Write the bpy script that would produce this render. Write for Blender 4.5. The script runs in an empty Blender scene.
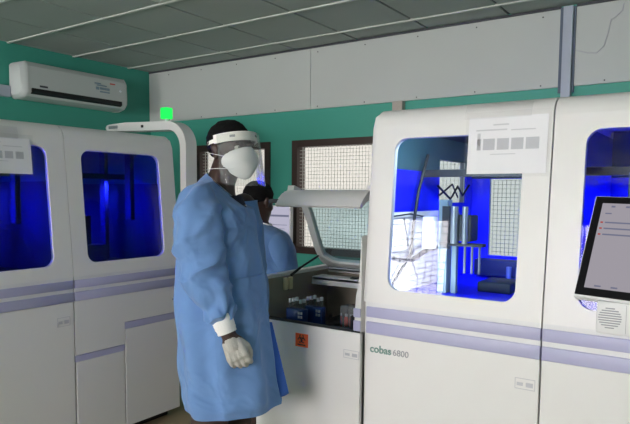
import bpy, bmesh, math, random
from math import sin, cos, pi, radians, sqrt
from mathutils import Vector, Matrix, noise
random.seed(4)
SC = bpy.context.scene
COL = SC.collection

# ------------------------------------------------------------------ camera
F_PX, PPX, PPY = 606.0, 315.0, 242.0
YAW, PITCH, ROLL = radians(34.65), radians(4.5), radians(0.49)
CAM = Vector((0, 0, 1.5))
FW = Vector((-sin(YAW)*cos(PITCH), cos(YAW)*cos(PITCH), -sin(PITCH)))
_rt = Vector((cos(YAW), sin(YAW), 0))
_up = _rt.cross(FW)
RT = _rt*cos(ROLL) + _up*sin(ROLL)
UP = _up*cos(ROLL) - _rt*sin(ROLL)
IR = _rt.copy()                                   # horizontal axis to the viewer's right
TOC = Vector((-FW.x, -FW.y, 0)).normalized()      # horizontal axis towards the viewer

def at(px, py, dep):
    return CAM + (FW + RT*((px-PPX)/F_PX) + UP*((PPY-py)/F_PX))*dep

cd = bpy.data.cameras.new('camera')
cam = bpy.data.objects.new('camera', cd)
COL.objects.link(cam)
cam.matrix_world = Matrix(((RT.x, UP.x, -FW.x, CAM.x), (RT.y, UP.y, -FW.y, CAM.y), (RT.z, UP.z, -FW.z, CAM.z), (0, 0, 0, 1)))
cd.sensor_fit = 'HORIZONTAL'
cd.sensor_width = 36
cd.lens = F_PX/630*36
cd.shift_y = (PPY-212)/630
cd.clip_start = 0.05
SC.camera = cam

# ------------------------------------------------------------------ materials
def srgb(r, g, b):
    f = lambda c: c/12.92 if c <= .04045 else ((c+.055)/1.055)**2.4
    return (f(r/255), f(g/255), f(b/255), 1)

def mat(name, rgb, rough=.5, metal=0.0, var=.04, scale=12.0, bump=0.0, bscale=80.0, spec=.5, bdist=.01, emit=None, estr=0.0, sheen=0.0, distort=0.0):
    m = bpy.data.materials.new(name)
    m.use_nodes = True
    nt = m.node_tree
    b = nt.nodes['Principled BSDF']
    c = srgb(*rgb)
    tc = nt.nodes.new('ShaderNodeTexCoord')
    nz = nt.nodes.new('ShaderNodeTexNoise')
    nz.inputs['Scale'].default_value = scale
    nz.inputs['Detail'].default_value = 4
    nt.links.new(tc.outputs['Object'], nz.inputs['Vector'])
    mx = nt.nodes.new('ShaderNodeMix')
    mx.data_type = 'RGBA'
    mx.inputs['A'].default_value = tuple(max(0, x*(1-var)) for x in c[:3]) + (1,)
    mx.inputs['B'].default_value = tuple(min(1, x*(1+var)) for x in c[:3]) + (1,)
    nt.links.new(nz.outputs['Fac'], mx.inputs['Factor'])
    nt.links.new(mx.outputs['Result'], b.inputs['Base Color'])
    b.inputs['Roughness'].default_value = rough
    b.inputs['Metallic'].default_value = metal
    b.inputs['Specular IOR Level'].default_value = spec
    if sheen: b.inputs['Sheen Weight'].default_value = sheen
    if emit:
        b.inputs['Emission Color'].default_value = srgb(*emit)
        b.inputs['Emission Strength'].default_value = estr
    if bump:
        n2 = nt.nodes.new('ShaderNodeTexNoise')
        n2.inputs['Scale'].default_value = bscale
        n2.inputs['Detail'].default_value = 2
        n2.inputs['Distortion'].default_value = distort
        nt.links.new(tc.outputs['Object'], n2.inputs['Vector'])
        bp = nt.nodes.new('ShaderNodeBump')
        bp.inputs['Strength'].default_value = bump
        bp.inputs['Distance'].default_value = bdist
        nt.links.new(n2.outputs['Fac'], bp.inputs['Height'])
        nt.links.new(bp.outputs['Normal'], b.inputs['Normal'])
    return m

def thin_glass(name, tint, gloss=.5, rough=.02, haze=0.0, hazecol=(230, 235, 240)):
    m = bpy.data.materials.new(name)
    m.use_nodes = True
    nt = m.node_tree
    for n in list(nt.nodes): nt.nodes.remove(n)
    out = nt.nodes.new('ShaderNodeOutputMaterial')
    tr = nt.nodes.new('ShaderNodeBsdfTransparent')
    tr.inputs['Color'].default_value = srgb(*tint)
    gl = nt.nodes.new('ShaderNodeBsdfGlossy')
    gl.inputs['Roughness'].default_value = rough
    fr = nt.nodes.new('ShaderNodeFresnel')
    fr.inputs['IOR'].default_value = 1.45
    mu = nt.nodes.new('ShaderNodeMath'); mu.operation = 'MULTIPLY'
    mu.inputs[1].default_value = gloss*2
    nt.links.new(fr.outputs['Fac'], mu.inputs[0])
    mx = nt.nodes.new('ShaderNodeMixShader')
    nt.links.new(mu.outputs[0], mx.inputs['Fac'])
    base = tr.outputs[0]
    if haze:
        df = nt.nodes.new('ShaderNodeBsdfDiffuse')
        df.inputs['Color'].default_value = srgb(*hazecol)
        hz = nt.nodes.new('ShaderNodeMixShader')
        hz.inputs['Fac'].default_value = haze
        nt.links.new(tr.outputs[0], hz.inputs[1]); nt.links.new(df.outputs[0], hz.inputs[2])
        base = hz.outputs[0]
    nt.links.new(base, mx.inputs[1]); nt.links.new(gl.outputs[0], mx.inputs[2])
    nt.links.new(mx.outputs[0], out.inputs['Surface'])
    return m

def glow(name, rgb, strength):
    m = bpy.data.materials.new(name)
    m.use_nodes = True
    nt = m.node_tree
    for n in list(nt.nodes): nt.nodes.remove(n)
    out = nt.nodes.new('ShaderNodeOutputMaterial')
    e = nt.nodes.new('ShaderNodeEmission')
    e.inputs['Color'].default_value = srgb(*rgb)
    e.inputs['Strength'].default_value = strength
    nt.links.new(e.outputs[0], out.inputs['Surface'])
    return m

EXPO = .66
EX = 2**EXPO
M = dict(
    white=mat('white_enamel', (226, 225, 224), .38, var=.015, scale=3),
    white2=mat('white_plastic', (222, 222, 224), .45, var=.02),
    lav=mat('lavender_plastic', (176, 176, 208), .4, var=.02),
    seam=mat('dark_seam', (70, 72, 80), .7),
    steel=mat('brushed_steel', (150, 155, 160), .35, .8),
    dark=mat('dark_plastic', (34, 36, 42), .45),
    black=mat('black_plastic', (16, 16, 19), .4),
    greyline=mat('grey_print', (150, 152, 158), .6),
    greypale=mat('pale_grey_print', (190, 191, 198), .6), greyfaint=mat('faint_grey_print', (206, 207, 212), .6),
    cobas=mat('green_grey_print', (112, 146, 138), .6),
    paper=mat('white_paper', (236, 236, 240), .6, var=.01),
    sleeve=thin_glass('plastic_sleeve', (254, 254, 254), .05, .2, .04),
    tape=thin_glass('clear_tape', (254, 254, 254), .25, .25, .06, (244, 244, 246)),
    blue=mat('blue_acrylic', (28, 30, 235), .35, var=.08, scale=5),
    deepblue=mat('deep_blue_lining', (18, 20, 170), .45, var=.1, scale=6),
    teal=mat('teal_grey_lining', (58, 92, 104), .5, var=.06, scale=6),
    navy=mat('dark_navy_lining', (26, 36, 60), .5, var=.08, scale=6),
    machine_steel=mat('grey_blue_metal', (112, 132, 144), .4, .1),
    wall=mat('green_wall_paint', (70, 164, 146), .55, var=.05, scale=2.5, bump=.08, bscale=60),
    board=mat('white_board', (196, 200, 198), .5, var=.025, scale=2),
    ceil=mat('ceiling_tile_board', (168, 176, 172), .8, var=.04, scale=6, bump=.15, bscale=160),
    tbar=mat('ceiling_bar_metal', (196, 202, 197), .5),
    floor=mat('tan_floor', (172, 152, 122), .5, var=.12, scale=4),
    wood=mat('dark_brown_wood', (62, 44, 40), .5, var=.2, scale=9),
    grille=mat('pale_window_mesh', (225, 226, 220), .6),
    gown=mat('blue_gown_fabric', (106, 142, 194), .85, var=.07, scale=9, bump=.85, bscale=5.5, bdist=.05, distort=.75, spec=.15, sheen=.2),
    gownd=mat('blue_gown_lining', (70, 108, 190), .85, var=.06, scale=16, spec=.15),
    knit=mat('white_knit_cuff', (232, 232, 230), .9, var=.03, bump=.3, bscale=200),
    glove=mat('grey_white_knit_glove', (184, 182, 176), .9, var=.1, scale=60, bump=.5, bscale=240),
    skin=mat('dark_brown_skin', (58, 38, 32), .5, var=.1, scale=10),
    hair=mat('black_hair', (12, 11, 12), .9, var=.3, scale=120, bump=.6, bscale=220, spec=.2),
    eye=mat('eye_white', (210, 205, 200), .2),
    pupil=mat('dark_iris', (24, 15, 12), .2),
    mask=mat('white_mask_fabric', (236, 236, 236), .9, var=.015, bump=.06, bscale=90),
    band=mat('white_foam_band', (238, 236, 230), .7),
    visor=thin_glass('clear_visor_film', (240, 242, 240), .2, .10, .10),
    trousers=mat('dark_brown_trousers', (64, 50, 44), .9, var=.1),
    shoe=mat('black_shoe_leather', (22, 20, 20), .4),
    shirt=mat('navy_shirt', (24, 28, 50), .9),
    bezel=mat('black_glass_bezel', (14, 14, 18), .6, spec=.15),
    orange=mat('orange_sticker', (255, 108, 56), .5, var=.02),
    liner=mat('brown_grey_liner', (150, 140, 128), .45, var=.1, scale=5),
    deck=mat('dark_deck', (80, 82, 90), .4, var=.15, scale=10),
    rack=mat('blue_rack_plastic', (34, 64, 130), .4),
    cap=mat('white_tube_cap', (214, 220, 228), .4),
    red=mat('red_plastic', (214, 74, 60), .4),
    cream=mat('cream_socket', (236, 222, 184), .5),
    clear=thin_glass('clear_plastic', (225, 232, 236), .6, .08, .12),
    ac=mat('air_conditioner_shell', (206, 210, 210), .4, var=.015),
    pipe=mat('beige_conduit', (186, 176, 166), .5),
    conduit=mat('pale_lilac_conduit', (176, 184, 200), .5),
    conduit_shade=mat('slate_shadow_strip', (92, 104, 124), .6),  # slate tone standing in for the shadow beside the conduit
    glassR=thin_glass('door_glass', (214, 228, 236), .32, .015),
    lidglass=thin_glass('lid_glass', (206, 232, 240), .10, .04, .06, (190, 225, 240)),
    screen=glow('screen_light', (196, 190, 200), .62/EX),
    screen2=glow('lilac_screen_light', (206, 204, 226), .75/EX),
    redpix=glow('screen_red', (214, 80, 70), .6/EX),
    bluepix=glow('screen_slate', (140, 143, 170), .6/EX),
    greenlamp=glow('green_lamp', (40, 255, 96), 1.2/EX),
    ledblue=glow('blue_led', (18, 18, 255), 40.0),
    ledwhite=glow('white_led', (225, 238, 255), 9.0),
    pane=glow('daylight_pane', (255, 250, 240), .86/EX),
    panerear=glow('bright_daylight_pane', (255, 249, 248), 22.5),
    fixture=glow('fluorescent_diffuser', (228, 244, 255), .35),
    label_blue=mat('blue_label_print', (140, 160, 176), .5),
)

# ------------------------------------------------------------------ mesh helpers
class MB:
    """collects shapes, then becomes ONE mesh object"""
    def __init__(self): self.bm = bmesh.new()
    def _xf(self, vs, mtx):
        if mtx is not None:
            for v in vs: v.co = mtx @ v.co
    def box(self, x0, x1, y0, y1, z0, z1, bev=0.0, seg=2, mtx=None):
        r = bmesh.ops.create_cube(self.bm, size=1)
        vs = r['verts']
        for v in vs:
            v.co = Vector(((x0+x1)/2 + v.co.x*(x1-x0), (y0+y1)/2 + v.co.y*(y1-y0), (z0+z1)/2 + v.co.z*(z1-z0)))
        if bev:
            es = list({e for v in vs for e in v.link_edges})
            r2 = bmesh.ops.bevel(self.bm, geom=es, offset=bev, segments=seg, affect='EDGES', profile=.5)
            vs = list({v for f in r2['faces'] for v in f.verts} | {v for v in vs if v.is_valid})
        self._xf(vs, mtx)
        return self
    def tube(self, pts, r, n=8, cap=True):
        pts = [Vector(p) for p in pts]
        rs = r if isinstance(r, (list, tuple)) else [r]*len(pts)
        rings = []
        t0 = (pts[1]-pts[0]).normalized()
        a = Vector((0, 0, 1)) if abs(t0.z) < .9 else Vector((1, 0, 0))
        nrm = t0.cross(a).normalized()
        for i, p in enumerate(pts):
            t = (pts[min(i+1, len(pts)-1)] - pts[max(i-1, 0)]).normalized()
            nrm = (nrm - t*nrm.dot(t)).normalized()
            b = t.cross(nrm)
            rings.append([p + (nrm*cos(2*pi*k/n) + b*sin(2*pi*k/n))*rs[i] for k in range(n)])
        return self.loft(rings, cap)
    def loft(self, rings, cap=True, closed=True, capend=None):
        vr = [[self.bm.verts.new(p) for p in ring] for ring in rings]
        n = len(vr[0])
        for a, b in zip(vr, vr[1:]):
            for k in range(n if closed else n-1):
                self.bm.faces.new((a[k], a[(k+1) % n], b[(k+1) % n], b[k]))
        if cap and closed:
            self.bm.faces.new(list(reversed(vr[0])))
        if (cap if capend is None else capend) and closed:
            self.bm.faces.new(vr[-1])
        return self
    def prism(self, poly, fn, t0, t1):
        """poly of 2D points, fn(a, b, t) -> 3D point"""
        A = [self.bm.verts.new(fn(a, b, t0)) for a, b in poly]
        B = [self.bm.verts.new(fn(a, b, t1)) for a, b in poly]
        n = len(poly)
        self.bm.faces.new(A); self.bm.faces.new(list(reversed(B)))
        for k in range(n):
            self.bm.faces.new((A[(k+1) % n], A[k], B[k], B[(k+1) % n]))
        return self
    def plate(self, outer, holes, fn, t):
        """planar plate with holes; fn(a, b, off) -> point"""
        lay = {}
        loops = [outer] + list(holes)
        fv, bv, es = [], [], []
        for lp in loops:
            f = [self.bm.verts.new(fn(a, b, 0)) for a, b in lp]
            for k in range(len(f)):
                es.append(self.bm.edges.new((f[k], f[(k+1) % len(f)])))
            fv.append(f)
        res = bmesh.ops.triangle_fill(self.bm, use_beauty=True, edges=es)
        faces = [g for g in res['geom'] if isinstance(g, bmesh.types.BMFace)]
        mp = {}
        for lp, f in zip(loops, fv):
            for (a, b), v in zip(lp, f):
                mp[v] = self.bm.verts.new(fn(a, b, t))
        for fc in faces:
            self.bm.faces.new([mp[v] for v in reversed(fc.verts)])
        for f in fv:
            for k in range(len(f)):
                a, b = f[k], f[(k+1) % len(f)]
                self.bm.faces.new((a, b, mp[b], mp[a]))
        return self
    def grid(self, nu, nv, fn, t=None):
        """surface fn(u, v, off) with optional thickness t"""
        A = [[self.bm.verts.new(fn(i/nu, j/nv, 0)) for j in range(nv+1)] for i in range(nu+1)]
        for i in range(nu):
            for j in range(nv):
                self.bm.faces.new((A[i][j], A[i+1][j], A[i+1][j+1], A[i][j+1]))
        if t is not None:
            B = [[self.bm.verts.new(fn(i/nu, j/nv, t)) for j in range(nv+1)] for i in range(nu+1)]
            for i in range(nu):
                for j in range(nv):
                    self.bm.faces.new((B[i][j], B[i][j+1], B[i+1][j+1], B[i+1][j]))
            for i in range(nu):
                self.bm.faces.new((A[i][0], B[i][0], B[i+1][0], A[i+1][0]))
                self.bm.faces.new((A[i][nv], A[i+1][nv], B[i+1][nv], B[i][nv]))
            for j in range(nv):
                self.bm.faces.new((A[0][j], A[0][j+1], B[0][j+1], B[0][j]))
                self.bm.faces.new((A[nu][j], B[nu][j], B[nu][j+1], A[nu][j+1]))
        return self
    def ball(self, c, r, sub=2, mtx=None):
        s = bmesh.ops.create_icosphere(self.bm, subdivisions=sub, radius=1)
        rr = r if isinstance(r, (list, tuple)) else (r, r, r)
        for v in s['verts']:
            p = Vector((v.co.x*rr[0], v.co.y*rr[1], v.co.z*rr[2]))
            if mtx is not None: p = mtx @ p
            v.co = Vector(c) + p
        return self
    def chain(self, pts, rs, sub=2):
        pts = [Vector(p) for p in pts]
        for (a, ra), (b, rb) in zip(zip(pts, rs), zip(pts[1:], rs[1:])):
            n = max(1, int((b-a).length/(min(ra, rb)*.3)))
            for k in range(n+1):
                t = k/n
                self.ball(a.lerp(b, t), ra*(1-t)+rb*t, sub)
        return self
    def build(self, name, m, parent=None, smooth=40, recalc=True, world=False):
        if recalc: bmesh.ops.recalc_face_normals(self.bm, faces=self.bm.faces)
        me = bpy.data.meshes.new(name)
        self.bm.to_mesh(me); self.bm.free()
        return link(name, me, m, parent, smooth, world)
    def skin(self, name, m, parent, voxel, smooth_it=6, world=False):
        """fuse everything collected into one continuous surface"""
        me = bpy.data.meshes.new(name)
        self.bm.to_mesh(me); self.bm.free()
        tmp = bpy.data.objects.new('tmp', me); COL.objects.link(tmp)
        r = tmp.modifiers.new('r', 'REMESH'); r.mode = 'VOXEL'; r.voxel_size = voxel
        s = tmp.modifiers.new('s', 'SMOOTH'); s.iterations = smooth_it; s.factor = .5
        dg = bpy.context.evaluated_depsgraph_get()
        me2 = bpy.data.meshes.new_from_object(tmp.evaluated_get(dg))
        bpy.data.objects.remove(tmp); bpy.data.meshes.remove(me)
        return link(name, me2, m, parent, 180, world)

def chain_matrix(o):
    mtx = Matrix()
    while o is not None:
        mtx = o.matrix_basis @ mtx
        o = o.parent
    return mtx

def link(name, me, m, parent, smooth, world):
    me.name = name
    if smooth:
        for p in me.polygons: p.use_smooth = True
        if smooth < 180: me.set_sharp_from_angle(angle=radians(smooth))
    me.materials.append(M[m] if isinstance(m, str) else m)
    o = bpy.data.objects.new(name, me)
    COL.objects.link(o)
    if parent is not None:
        o.parent = parent
        if world: me.transform(chain_matrix(parent).inverted())
    return o

def tag(o, label, cat, group=None):
    o['label'] = label; o['category'] = cat
    if group: o['group'] = group
    return o

def thing(name, label, cat, loc=(0, 0, 0), rz=0.0, group=None):
    o = bpy.data.objects.new(name, None)
    COL.objects.link(o)
    o.location = loc; o.rotation_euler = (0, 0, rz); o.empty_display_size = .1
    return tag(o, label, cat, group)

def structure(o):
    o['kind'] = 'structure'; return o

def rrect(x0, x1, z0, z1, r, n=7):
    out = []
    rs = r if isinstance(r, (list, tuple)) else (r,)*4
    for (cx, cz, a0, rr) in ((x1-rs[0], z0+rs[0], -pi/2, rs[0]), (x1-rs[1], z1-rs[1], 0, rs[1]), (x0+rs[2], z1-rs[2], pi/2, rs[2]), (x0+rs[3], z0+rs[3], pi, rs[3])):
        for k in range(n+1):
            a = a0 + pi/2*k/n
            out.append((cx+rr*cos(a), cz+rr*sin(a)))
    return out

def rect(x0, x1, z0, z1): return [(x0, z0), (x1, z0), (x1, z1), (x0, z1)]

def cr(vals, t):
    """catmull-rom through a list of tuples, t in 0..1"""
    n = len(vals)-1
    x = min(max(t, 0), 1)*n
    i = min(int(x), n-1); u = x-i
    p = [vals[max(i-1, 0)], vals[i], vals[i+1], vals[min(i+2, n)]]
    return tuple(.5*(2*b + (c-a)*u + (2*a-5*b+4*c-d)*u*u + (3*b-a-3*c+d)*u**3) for a, b, c, d in zip(*p))

def text_mesh(body, size, offset=0.0):
    cu = bpy.data.curves.new('t', 'FONT')
    cu.body = body; cu.size = size; cu.extrude = .0008; cu.offset = offset
    o = bpy.data.objects.new('t', cu); COL.objects.link(o)
    dg = bpy.context.evaluated_depsgraph_get()
    me = bpy.data.meshes.new_from_object(o.evaluated_get(dg))
    bpy.data.objects.remove(o); bpy.data.curves.remove(cu)
    return me

# ------------------------------------------------------------------ the room
XL, XR, YB, YR, ZC = -4.9, 2.6, 4.15, -4.0, 2.7
structure(MB().box(XL-.15, XR+.15, YR-.15, YB+.15, -.1, 0).build('floor', 'floor', smooth=0))
structure(MB().box(XL-.15, XL, YR-.15, YB+.15, 0, ZC+.02).build('wall_left', 'wall', smooth=0))
structure(MB().box(XR, XR+.15, YR-.15, YB+.15, 0, ZC+.02).build('wall_right', 'wall', smooth=0))

WIN = [(-4.25, -3.345), (-3.105, -2.2), (-1.96, -1.055)]
WZ0, WZ1 = 1.0, 1.95
fb = lambda a, b, o: Vector((a, YB+o, b))
structure(MB().plate(rect(XL, XR, 0, ZC+.02), [rect(a, b, WZ0, WZ1) for a, b in WIN], fb, .15).build('wall_back', 'wall', smooth=0))
RWIN = [(-4.72, -3.5), (-2.0, .0)]
fr = lambda a, b, o: Vector((a, YR-o, b))
structure(MB().plate(rect(XL, XR, 0, ZC+.02), [rect(a, b, .95, 2.25) for a, b in RWIN], fr, .15).build('wall_rear', 'wall', smooth=0))

def window(n, x0, x1, z0, z1, fn, pane, mesh=True, bars=.3):
    w = bpy.data.objects.new('window_%d' % n, None); COL.objects.link(w); structure(w)
    w.location = fn((x0+x1)/2, z0, 0)
    MB().plate(rect(x0, x1, z0, z1), [rect(x0+.055, x1-.055, z0+.055, z1-.055)], lambda a, b, o: fn(a, b, o-.015), .13).build('window_frame', 'wood', w, 0, world=True)
    m = MB()
    m.grid(1, 1, lambda u, v, o: fn(x0+.05+(x1-x0-.1)*u, z0+.05+(z1-z0-.1)*v, .1+o), .004)
    m.build('pane', pane, w, 0, world=True)
    g = MB()
    st = .029 if mesh else bars
    k = x0+.055+st
    while k < x1-.056:
        p = fn(k, 0, 0)
        hw = .0013 if mesh else (.012 if bars > .2 else .006)
        q0, q1 = fn(k-hw, z0+.05, .03), fn(k+hw, z1-.05, .034)
        g.box(min(q0.x, q1.x), max(q0.x, q1.x), min(q0.y, q1.y), max(q0.y, q1.y), z0+.05, z1-.05)
        k += st
    k = z0+.055+st
    while k < z1-.056:
        q0, q1 = fn(x0+.05, 0, .026), fn(x1-.05, 0, .034)
        g.box(min(q0.x, q1.x), max(q0.x, q1.x), min(q0.y, q1.y), max(q0.y, q1.y), k-hw, k+hw)
        k += st
    g.build('window_mesh', 'grille' if mesh else 'wood', w, 0, world=True)
for i, (a, b) in enumerate(WIN): window(i+1, a, b, WZ0, WZ1, fb, 'pane')
for i, (a, b) in enumerate(RWIN): window(i+4, a, b, .95, 2.25, fr, 'panerear', False, .11 if i == 0 else .3)

# door in the right wall, behind the viewer
d = structure(bpy.data.objects.new('door_1', None)); COL.objects.link(d); d.location = (XR, -2.2, 0)
MB().box(XR-.04, XR-.003, -2.65, -1.75, .01, 2.05, .004).build('door_panel', 'wood', d, 0, world=True)
MB().tube([(XR-.09, -1.85, 1.0), (XR-.09, -1.97, 1.0)], .01).tube([(XR-.04, -1.86, 1.0), (XR-.09, -1.86, 1.0)], .01).build('door_handle', 'steel', d, world=True)

# ceiling: tiles in a grid of metal bars, 0.592 m both ways
GS, GX0, GY0 = .592, -4.26, 2.70
LIGHTS = [(-3.076, 2.108), (-1.3, 2.108-.592*3), (-3.668, 2.108-.592*5), (-1.3, 2.108-.592*7), (.476, 2.108-.592), (.476, 2.108-.592*6)]
def inlight(x, y):
    return any(lx-.01 < x < lx+1.19 and ly-.01 < y < ly+.6 for lx, ly in LIGHTS)
c = structure(bpy.data.objects.new('ceiling', None)); COL.objects.link(c); c.location = (0, 0, ZC)
MB().box(XL-.15, XR+.15, YR-.15, YB+.15, ZC+.12, ZC+.2).build('ceiling_slab', 'ceil', c, 0, world=True)
tl = MB()
ix = range(-2, 13); iy = range(-12, 4)
for i in ix:
    for j in iy:
        x0, x1 = max(GX0+i*GS, XL), min(GX0+(i+1)*GS, XR)
        y0, y1 = max(GY0+j*GS, YR), min(GY0+(j+1)*GS, YB)
        if x1-x0 < .02 or y1-y0 < .02 or inlight((x0+x1)/2, (y0+y1)/2): continue
        tl.box(x0+.010, x1-.010, y0+.007, y1-.007, ZC+.002+random.random()*.002, ZC+.016)
tl.build('ceiling_tiles', 'ceil', c, 0, world=True)
b = MB(); b2 = MB()
for i in ix:
    x = GX0+i*GS
    if XL < x < XR:
        b2.box(x-.012, x+.012, YR, YB, ZC+.012, ZC+.018)
for j in iy:
    y = GY0+j*GS
    if YR < y < YB:
        b.box(XL, XR, y-.010, y+.010, ZC-.006, ZC+.008)
b.build('ceiling_bars', 'tbar', c, 0, world=True)
b2.build('ceiling_joints', 'seam', c, 0, world=True)
for k, (lx, ly) in enumerate(LIGHTS):
    t = thing('ceiling_light', ['recessed ceiling light panel above the air conditioner corner, at the top edge of the photo'][0] if k == 0 else 'recessed ceiling light panel out of the photo above the viewer', 'ceiling light', (lx+.592, ly+.296, ZC), group=None if k == 0 else 'ceiling lights behind the viewer')
    MB().plate(rect(lx+.012, lx+1.172, ly+.014, ly+.578), [rect(lx+.05, lx+1.134, ly+.05, ly+.542)], lambda a, bb, o: Vector((a, bb, ZC-.002+o)), .05).build('light_frame', 'tbar', t, 0, world=True)
    MB().box(lx+.045, lx+1.139, ly+.045, ly+.547, ZC+.02, ZC+.028).build('diffuser', 'fixture', t, 0, world=True)

# white board bulkhead on the back wall, conduit, pipe stub, cable
t = thing('wall_board', 'long white wall board under the ceiling, left of the vertical conduit', 'wall board', (-2.9, YB, 2.195))
m = MB()
for a, bb in ((XL+.01, -2.914), (-2.91, -.971)):
    m.box(a, bb, YB-.022, YB-.001, 2.197, ZC-.016, .002)
m.build('board_sheet', 'board', t, 0, world=True)
m = MB()
for k in range(9):
    for zz in (2.215, ZC-.05):
        m.tube([(-4.6+k*.44, YB-.022, zz), (-4.6+k*.44, YB-.025, zz)], .005)
m.build('screws', 'seam', t, world=True)
MB().box(XL+.01, -.971, YB-.026, YB-.001, ZC-.015, ZC-.001).build('top_strip', 'seam', t, 0, world=True)
t = thing('wall_board', 'short white wall board right of the vertical conduit, with a wire on it', 'wall board', (.5, YB, 2.195))
MB().box(-.8765, 1.2, YB-.022, YB-.001, 2.197, ZC-.016, .002).build('board_sheet', 'board', t, 0, world=True)
MB().box(-.8765, 1.2, YB-.026, YB-.001, ZC-.015, ZC-.001).build('top_strip', 'seam', t, 0, world=True)
m = MB()
for k in range(5):
    m.tube([(-.7+k*.44, YB-.022, 2.215), (-.7+k*.44, YB-.025, 2.215)], .005)
m.build('screws', 'seam', t, world=True)
t = thing('vertical_conduit', 'pale vertical trunking with painted shadow edges rising to the ceiling between two white boards', 'trunking', (-.92, YB, 0))
MB().box(-.95, -.892, YB-.05, YB-.0005, 0, ZC-.01, .003).build('trunking_cover', 'conduit', t, 0, world=True)
for a, bb in ((-.972, -.952), (-.89, -.878)):
    MB().box(a, bb, YB-.028, YB-.001, 2.16, ZC-.01).build('shadow_strip', 'conduit_shade', t, 0, world=True)  # shadow along both sides of the trunking, put in as dark strips
tag(MB().box(-2.145, -2.06, YB-.05, YB-.0005, 0, 2.196, .004).build('conduit_box', 'pipe', smooth=0), 'beige conduit ending under the white wall board, just above the right analyzer', 'conduit')
tag(MB().tube([(-.61, YB-.03, 2.66), (-.615, YB-.03, 2.62), (-.66, YB-.028, 2.58), (-.677, YB-.028, 2.577), (-.69, YB-.028, 2.5), (-.712, YB-.028, 2.42), (-.75, YB-.028, 2.385), (-.80, YB-.028, 2.39), (-.870, YB-.028, 2.415)], .003, 6).build('wire', 'greypale'), 'thin grey wire bent across the short white board at top right', 'wire')

# ------------------------------------------------------------------ air conditioner
t = thing('air_conditioner', 'white split air conditioner mounted high on the green left wall', 'air conditioner', (XL, 3.18, 2.27))
pr = [(0, .0), (.10, -.005), (.17, .012), (.2, .045), (.205, .10), (.195, .25), (.17, .285), (.0, .29)]
A0, A1 = 2.69, 3.72
def acp(a, bb, yy): return Vector((XL+.003+a, yy, 2.258+bb))
m = MB().prism([(x, z) for x, z in pr], acp, A0+.055, A1-.03)
m.build('housing', 'ac', t, 0, world=True)
for y0, y1, s in ((A0, A0+.057, 1), (A1-.032, A1, -1)):
    rings = []
    cx, cz = .1, .145
    for k in range(6):
        f = k/5
        yy = y0+(y1-y0)*f
        g = f if s > 0 else 1-f
        sc = .80+.22*sin(g*pi/2)
        rings.append([acp(max(0, cx+(x-cx)*sc), cz+(z-cz)*sc, yy) for x, z in pr])
    MB().loft(rings).build('end_cap', 'ac', t, 50, world=True)
MB().prism([(.15, .012), (.211, .042), (.209, .075), (.16, .05)], acp, A0+.08, A1-.08).build('air_outlet', 'black', t, 0, world=True)
MB().prism([(.19, .03), (.213, .043), (.213, .05), (.19, .036)], acp, A0+.1, A1-.1).build('louvre', 'dark', t, 0, world=True)
m = MB()
for (y, z, w, h) in ((3.36, .20, .06, .010), (3.38, .185, .10, .010), (3.37, .15, .03, .025), (3.41, .155, .10, .02), (3.41, .13, .10, .012)):
    m.box(XL+.196, XL+.21, y, y+w, 2.258+z, 2.258+z+h)
m.build('sticker', 'label_blue', t, 0, world=True)
m = MB().box(XL+.198, XL+.209, 3.52, 3.57, 2.258+.215, 2.258+.224)
m.build('badge', 'red', t, 0, world=True)
MB().box(XL+.2, XL+.21, A0+.15, A0+.22, 2.258+.09, 2.258+.105).build('brand_mark', 'seam', t, 0, world=True)
MB().ball(acp(.204, .17, 3.63), .012, 2).build('indicator', 'cap', t, world=True)
tag(MB().box(XL+.0005, XL+.05, 1.6, 2.685, 2.262, 2.352, .005).build('pipe_trunking', 'conduit', smooth=0), 'pale trunking running along the left wall behind the air conditioner', 'trunking')

# ------------------------------------------------------------------ analyzers
Z0 = 1.03
LEAN, RISE = .065, .77
LA = sqrt(LEAN**2 + RISE**2)
TH = math.atan2(LEAN, RISE)
RC = .08
SARC = RC*(pi/2-TH)
def prof(s, off=0.0):
    """front surface of the upper half: leaning front, rounded brow, flat top; off goes inwards"""
    if s <= LA:
        y, z = LEAN*s/LA, Z0+RISE*s/LA
        n = (-cos(TH), sin(TH))
    else:
        cy, cz = LEAN+RC*cos(TH), Z0+RISE-RC*sin(TH)
        if s <= LA+SARC:
            a = TH+(s-LA)/RC
            n = (-cos(a), sin(a))
            y, z = cy+RC*n[0], cz+RC*n[1]
        else:
            n = (0, 1)
            y, z = cy+(s-LA-SARC), cz+RC
    return y-n[0]*off, z-n[1]*off
ZTOP = prof(5)[1]
def zs(z): return (z-Z0)/RISE*LA          # height on the leaning front -> arc length

def front_pt(x, s, off): 
    y, z = prof(s, off); return Vector((x, y, z))

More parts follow.
